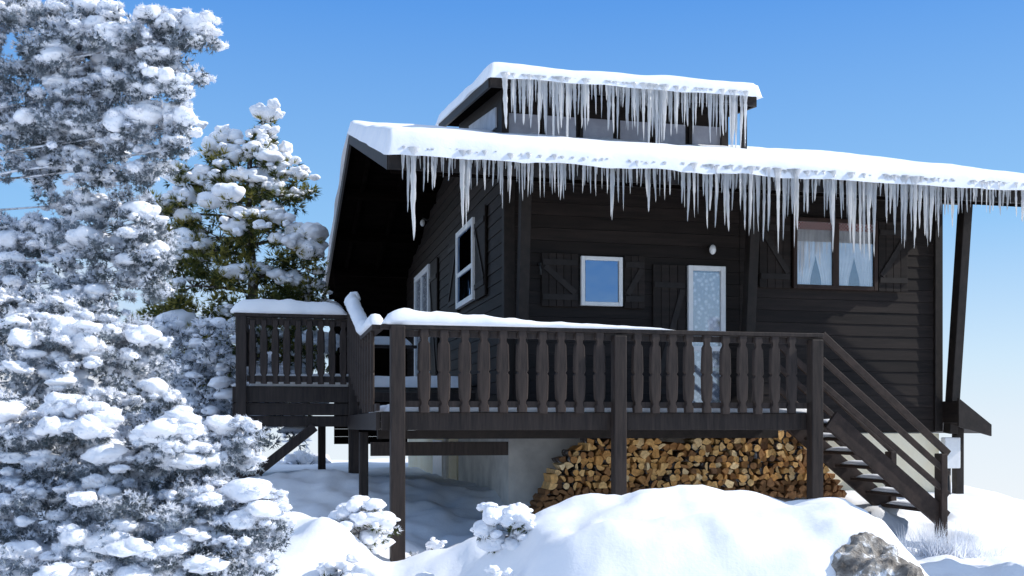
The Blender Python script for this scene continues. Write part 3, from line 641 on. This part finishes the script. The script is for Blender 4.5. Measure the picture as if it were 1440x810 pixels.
def tree(name,label,cat,base,boughs,cr,dens,mats,ntuft,k,ln,wd,pfrost,psnow,bs,trunk=None,group=None,flat=.6,dz=.55,spread=.45,split=False,limb=.25,load=.45,nsub=3,amp=.12,fluff=0,bark='bark',upf=.45):
    rt = root(name,label,cat,tuple(base),group,house=False); base = Vector(base)
    C = []; Rr = []; SN = []; BR = MB()
    if trunk:
        n = 9; pts = [Vector(trunk[0]).lerp(Vector(trunk[1]),i/(n-1))+Vector((.05*math.sin(i*1.7),.05*math.cos(i*2.3),0)) for i in range(n)]
        BR.tube(pts,[trunk[2]*(1-.85*i/(n-1)) for i in range(n)],9)
    for (px,py,rx,ry,Y,sn) in boughs:
        c = np.array(P(px,py,Y)); ax_ = np.array([rx/F*Y, max(rx,ry)/F*Y*dz+.05, ry/F*Y]); n = max(2,int(dens*rx*ry*(Y/F)**2))
        q = rng.normal(size=(n,3)); q /= np.linalg.norm(q,axis=1,keepdims=True); q *= rng.uniform(.1,1.12,(n,1))**.42
        pts = c+q*ax_; C.append(pts); r_ = cr*rng.uniform(.55,1.35,n); Rr.append(r_); SN.append(np.full(n,sn))
        if trunk:
            t0 = Vector(trunk[0]); t1 = Vector(trunk[1]); cc = Vector(c); f = min(.97,max(.05,((cc.z-.1*(cc-t0.lerp(t1,.5)).xy.length)-t0.z)/(t1.z-t0.z))); s0 = t0.lerp(t1,f)
            md = s0.lerp(cc,.5)+Vector((0,0,.04)); tr = trunk[2]*limb; BR.tube([s0,md,cc],[tr,tr*.6,tr*.3],6)
            for j in range(min(n,10)): 
                e = Vector(pts[j]); BR.tube([cc.lerp(s0,.1),cc.lerp(e,.5)+Vector((0,0,.03)),e],[tr*.3,tr*.22,tr*.12],5)
    C = np.concatenate(C); Rr = np.concatenate(Rr); SN = np.concatenate(SN); N = len(C)
    D = rng.normal(size=(N*ntuft,3)); D /= np.linalg.norm(D,axis=1,keepdims=True)
    Pt = np.repeat(C,ntuft,0)+D*np.repeat(Rr,ntuft)[:,None]*rng.uniform(.4,1,(N*ntuft,1))*np.array([1,1,.75])
    D2 = D+np.array([0,0,.25]); nv,nf = needles(Pt,D2,k,ln,wd,spread)
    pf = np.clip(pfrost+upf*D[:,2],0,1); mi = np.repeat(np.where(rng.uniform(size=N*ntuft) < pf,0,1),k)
    if trunk: BR.build('trunk',M[bark],rt,smooth=True)
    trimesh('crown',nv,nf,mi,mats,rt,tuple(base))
    sel = rng.uniform(size=N) < psnow*SN
    Cs, Rs = C[sel], Rr[sel]; n_ = len(Cs)
    if n_:
        def mk(Cs,Rs):
            n_ = len(Cs); cs = [Cs+np.array([0,0,1])*Rs[:,None]*load]; rs = [Rs*bs*rng.uniform(.45,1.35,n_)]
            for _ in range(nsub):
                cs.append(Cs+rng.normal(size=(n_,3))*Rs[:,None]*np.array([.75,.75,.35])+np.array([0,0,load])*Rs[:,None]); rs.append(Rs*bs*rng.uniform(.2,.6,n_))
            return blobs(np.concatenate(cs),np.concatenate(rs),ICO3,amp,flat)
        if split:
            for i in range(n_):
                V,Fc = mk(Cs[i:i+1],Rs[i:i+1]); trimesh('snow_clump',V,Fc,None,[M['clump']],rt,tuple(base),smooth=True)
        else:
            V,Fc = mk(Cs,Rs); trimesh('snow_load',V,Fc,None,[M['clump']],rt,tuple(base),smooth=True)
            if fluff:   # hoar frost fringe growing out of the snow clumps
                idx = rng.integers(0,len(V),int(len(V)*fluff)); Pv = V[idx]
                Dn = rng.normal(size=(len(idx),3))+np.array([0,-.3,.1]); Dn /= np.linalg.norm(Dn,axis=1,keepdims=True)
                fv,ff = needles(Pv,Dn,3,ln*.75,wd*.85,.6); trimesh('frost_fringe',fv,ff,None,[M['frost']],rt,tuple(base))
    print(name,N,n_)
    return rt
# big frosted pine on the left
b_ = [(40,40,105,54,7.6,.9),(130,70,92,54,7.4,.9),(215,60,78,38,7.2,1.6),(262,48,36,22,7.2,1.8),(225,112,62,28,7.2,1.4),(60,130,110,62,7.6,.8),(150,165,92,46,7.4,.8),(235,180,45,30,7.3,1),(240,210,30,14,7.3,1),(40,212,100,48,7.7,.6),(160,235,84,34,7.5,.6),(120,190,80,50,7.8,.4),
 (135,285,76,22,7.7,.5),(160,330,90,36,7.6,.8),(70,335,75,34,7.8,.8),(0,340,40,34,7.8,.8),(10,385,45,30,7.7,.8),(210,350,38,34,7.5,.8),(150,392,90,34,7.6,.7),(220,400,28,24,7.5,.6),(30,470,100,50,7.2,.9),(150,480,80,45,7.2,.8),(205,520,40,45,7.2,.8),(80,435,80,26,7.4,.8)]
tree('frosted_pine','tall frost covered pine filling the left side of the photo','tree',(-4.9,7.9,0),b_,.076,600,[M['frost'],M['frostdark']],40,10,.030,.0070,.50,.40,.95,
     trunk=((-4.9,7.9,-.1),(-4.6,7.8,6.2),.2),dz=.40,spread=.9,limb=.07,nsub=4,amp=.15,fluff=.35,bark='frostbark',upf=.6)
b_ = [(60,510,120,60,6.9,.8),(180,590,90,46,6.8,.8),(60,600,110,54,6.9,.7),(60,660,120,60,6.7,.8),(180,660,100,50,6.6,1),(110,605,50,34,6.4,2.4),(240,625,50,34,6.4,2.4),(290,650,70,46,6.6,.8),(345,612,38,26,6.6,1.1),(70,730,120,60,6.5,.7),(200,740,120,60,6.3,.7),(310,730,80,60,6.4,.9),(365,745,40,45,6.4,.9),(120,800,150,45,6.2,1),(290,800,90,40,6.2,.9),(20,600,40,40,6.5,1.6),(250,690,80,46,6.6,.8)]
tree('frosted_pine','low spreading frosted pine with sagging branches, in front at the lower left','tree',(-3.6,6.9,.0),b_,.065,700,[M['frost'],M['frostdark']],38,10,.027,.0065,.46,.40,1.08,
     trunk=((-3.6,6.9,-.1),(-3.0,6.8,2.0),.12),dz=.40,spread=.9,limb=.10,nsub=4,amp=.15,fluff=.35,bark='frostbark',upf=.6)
# green pine behind
b_ = [(318,198,13,28,20,1.8),(366,188,15,28,20,1.8),(305,240,34,26,20,1.6),(372,236,34,28,20,1.6),(400,275,36,28,20,1.7),(335,285,55,30,20,1.2),(265,262,36,28,20,1.4),(250,300,44,26,20,1.2),(378,325,54,30,19.6,1.6),(424,335,26,30,19.8,1.7),
 (305,335,60,32,20,.7),(252,350,46,32,20,.5),(345,378,66,36,20,.35),(420,385,34,34,20,.7),(262,402,56,36,20,.3),(350,428,70,36,20,.35),(428,440,34,40,20.5,.7),(242,455,50,38,20,.4),(310,475,66,36,20,.6),(380,492,56,44,20.5,.9),(300,525,60,36,20,1.2),(252,560,54,38,20,1.4),(330,578,60,36,20,1.4),(400,560,50,44,21,1.2),(425,500,36,40,21,1)]
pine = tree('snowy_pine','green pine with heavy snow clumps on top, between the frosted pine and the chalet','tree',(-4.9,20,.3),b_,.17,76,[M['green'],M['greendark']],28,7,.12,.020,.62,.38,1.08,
     trunk=((-4.9,20,-.4),(-4.9,20,7.2),.20),dz=.7,limb=.2,load=.8,nsub=5,amp=.16,flat=.66)
b_ = [(240,500,50,60,17,.9),(290,560,50,50,17,1),(215,560,50,60,17,.9),(330,600,40,40,17,1),(270,610,60,50,17,.9),(350,560,34,40,17,.9),(300,490,34,40,17,.9),(390,590,30,36,18,1),(370,540,26,40,18,1)]
tree('frosted_bush','frosted pale bush standing low behind the left pine branches','bush',(-5.2,17,.3),b_,.15,110,[M['frost'],M['frostdark']],26,6,.09,.02,.68,.4,.9,trunk=((-5.2,17,-.3),(-5.2,17,2),.1),limb=.2)
b_ = [(425,640,26,30,27,1),(405,665,26,25,27,1),(445,665,18,22,27,1)]
tree('frosted_bush','small snow laden bush seen under the left platform','bush',(-5.4,27,-.3),b_,.3,20,[M['frost'],M['frostdark']],26,6,.2,.04,.8,.6,1.0,trunk=((-5.4,27,-1.8),(-5.4,27,.8),.1),limb=.2,split=True)
def copy_tree(o, parent=None):
    c = o.copy(); COL.objects.link(c)
    if parent: c.parent = parent
    for ch in list(o.children): copy_tree(ch, c)
    return c
c = copy_tree(pine); c.location = (7.8,9.7,-2.3); c.rotation_euler = (0,0,2.0); c['label'] = 'added unseen snowy pine right of the frame, dappling the snow mound with shade'  # extra tree added out of view to cast dappled shade on the mound
# low shrubs in the snow
def shrub(label,px,py,Y,rx,ry,sn,fro=.5,dens=420,name='snowy_shrub'):
    w = P(px,py,Y); bz = gz(w.x,w.y)-.05; h = ry/F*Y; py2 = 600-(bz+.05+h*.30-CAMZ)/Y*F
    return tree(name,label,'shrub',(w.x,w.y,bz),[(px,py2,rx,ry,Y,sn)],.060,dens,[M['frost'],M['greendark']],28,6,.050,.009,fro,.6,1.5,trunk=((w.x,w.y,bz),(w.x,w.y,bz+.1),.02),dz=.8,flat=.7,split=True,limb=.4,load=.6,nsub=4,amp=.13)
shrub('dark shrub under snow beside the front corner post, left of it',505,712,10.9,48,44,1.3)
shrub('snow capped round shrub at the bottom left of the corner post',488,765,9.6,50,38,1.4)
shrub('low shrub in the snow right of the front corner post',600,728,11.6,42,28,.9)
shrub('low dark shrub in front of the concrete base',652,728,11.6,30,22,1)
shrub('upright snow capped shrub left of the large snow mound',716,740,9.2,42,44,1.6)
shrub('small shrub buried at the foot of the corner post',600,785,9.2,38,24,1.5)
shrub('dark twiggy shrub low in the dip between two snow humps',705,785,8.4,28,22,1.2)
shrub('small snow covered shrub below the diagonal brace of the left platform',425,705,13.2,34,24,1.2)
def tuft(label,px,py,Y,h,n):
    w = P(px,py,Y); z0 = gz(w.x,w.y)-.03; Pt = np.array([w.x,w.y,z0])+rng.normal(size=(n,3))*np.array([.16,.1,0]); D = np.tile(np.array([0,0,1.]),(n,1))
    V,Fc = needles(Pt,D,5,h,.012,.45); o = trimesh('frosted_grass_tuft',V,Fc,None,[M['frost']],None,(w.x,w.y,z0)); return tagp(o,label,'grass')
tuft('frosted twiggy grass tuft at the foot of the staircase',1322,735,12.6,.38,110)
tuft('low frosted grass tuft at the right of the staircase foot',1362,742,12.6,.22,70)
# boulder: a low jagged outcrop
bc = np.array([2.72,8.05,.34])
V,Fc = blobs(bc[None],np.array([.34]),ico(5),.07,1.15)
def cell(p, s_):
    d, pts = mn.voronoi(Vector(p)*s_); return d[0]
V = np.array([Vector(p)+Vector(p-bc).normalized()*(.10*mn.noise(Vector(p)*4)+.13*cell(p,4.5)+.05*cell(p,13)-.06) for p in V])
tagp(trimesh('boulder',V,Fc,None,[M['rock']],None,(2.72,8.05,0),smooth=False),'rough jagged boulder poking out of the right end of the snow mound','rock')
# ------------------------------------------------------------------ world, sun, camera
w = bpy.data.worlds.new('World'); S.world = w; w.use_nodes = True; nt = w.node_tree; bg = nt.nodes['Background']
sky = nt.nodes.new('ShaderNodeTexSky'); sky.sky_type = 'NISHITA'; sky.sun_disc = False
sd = Vector((.95,.06,0)).normalized(); EL = R(36); s = Vector((sd.x*math.cos(EL),sd.y*math.cos(EL),math.sin(EL)))
sky.sun_elevation = EL; sky.sun_rotation = math.atan2(sd.x,sd.y); sky.altitude = 1500; sky.air_density = 1.0; sky.dust_density = .4; sky.ozone_density = 2.0
tc = nt.nodes.new('ShaderNodeTexCoord'); sx = nt.nodes.new('ShaderNodeSeparateXYZ'); nt.links.new(tc.outputs['Generated'], sx.inputs[0])
K = .14
def mr(src,a,b,c,d):
    q = nt.nodes.new('ShaderNodeMapRange'); q.interpolation_type = 'SMOOTHSTEP'; q.inputs[1].default_value=a; q.inputs[2].default_value=b; q.inputs[3].default_value=c; q.inputs[4].default_value=d; nt.links.new(src,q.inputs[0]); return q.outputs[0]
def mul(a,b):
    q = nt.nodes.new('ShaderNodeMath'); q.operation='MULTIPLY'; nt.links.new(a,q.inputs[0]); nt.links.new(b,q.inputs[1]); return q.outputs[0]
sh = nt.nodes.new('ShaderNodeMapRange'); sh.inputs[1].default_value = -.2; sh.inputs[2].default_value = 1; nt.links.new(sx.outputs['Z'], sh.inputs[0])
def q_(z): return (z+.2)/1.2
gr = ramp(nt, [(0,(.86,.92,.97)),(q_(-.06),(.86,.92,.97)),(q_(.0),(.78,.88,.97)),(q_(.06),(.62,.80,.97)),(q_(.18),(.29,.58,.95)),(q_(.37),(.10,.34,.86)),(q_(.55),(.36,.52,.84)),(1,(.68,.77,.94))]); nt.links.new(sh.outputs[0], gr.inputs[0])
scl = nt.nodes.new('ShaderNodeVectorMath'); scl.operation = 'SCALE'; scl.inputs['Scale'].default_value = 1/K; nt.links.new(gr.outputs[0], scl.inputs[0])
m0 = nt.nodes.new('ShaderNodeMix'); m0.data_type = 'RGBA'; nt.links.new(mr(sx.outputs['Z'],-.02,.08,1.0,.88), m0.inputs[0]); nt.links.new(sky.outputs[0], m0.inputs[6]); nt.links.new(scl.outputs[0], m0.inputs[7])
n = nt.nodes.new('ShaderNodeTexNoise'); n.inputs['Scale'].default_value = 4; n.inputs['Detail'].default_value = 8
mp = nt.nodes.new('ShaderNodeMapping'); mp.inputs['Scale'].default_value = (1,1,2.5); nt.links.new(tc.outputs['Generated'], mp.inputs[0]); nt.links.new(mp.outputs[0], n.inputs['Vector'])
fc = mul(mul(mr(n.outputs['Fac'],.42,.6,0,1),mr(sx.outputs['Z'],.24,.12,0,1)),mr(sx.outputs['X'],-.2,-.4,0,1))
mx = nt.nodes.new('ShaderNodeMix'); mx.data_type = 'RGBA'; nt.links.new(fc,mx.inputs[0]); nt.links.new(m0.outputs[2],mx.inputs[6]); mx.inputs[7].default_value = (6,6.2,6.6,1)
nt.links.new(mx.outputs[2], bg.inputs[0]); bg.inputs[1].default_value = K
L = bpy.data.lights.new('sun','SUN'); L.energy = 4.6; L.angle = R(.5); L.color = (1,.96,.90); lo = bpy.data.objects.new('sun',L); COL.objects.link(lo); lo.rotation_euler = s.to_track_quat('Z','Y').to_euler(); lo.location = (0,0,30)
cam = bpy.data.cameras.new('camera'); cam.sensor_width = 36; cam.lens = F/1440*36; cam.shift_y = 195/1440; cam.clip_end = 8000; cam.clip_start = .05
co = bpy.data.objects.new('camera',cam); COL.objects.link(co); co.location = (0,0,CAMZ); co.rotation_euler = (R(90),0,0); S.camera = co
S.view_settings.view_transform = 'Standard'; S.view_settings.look = 'None'; S.view_settings.exposure = 0
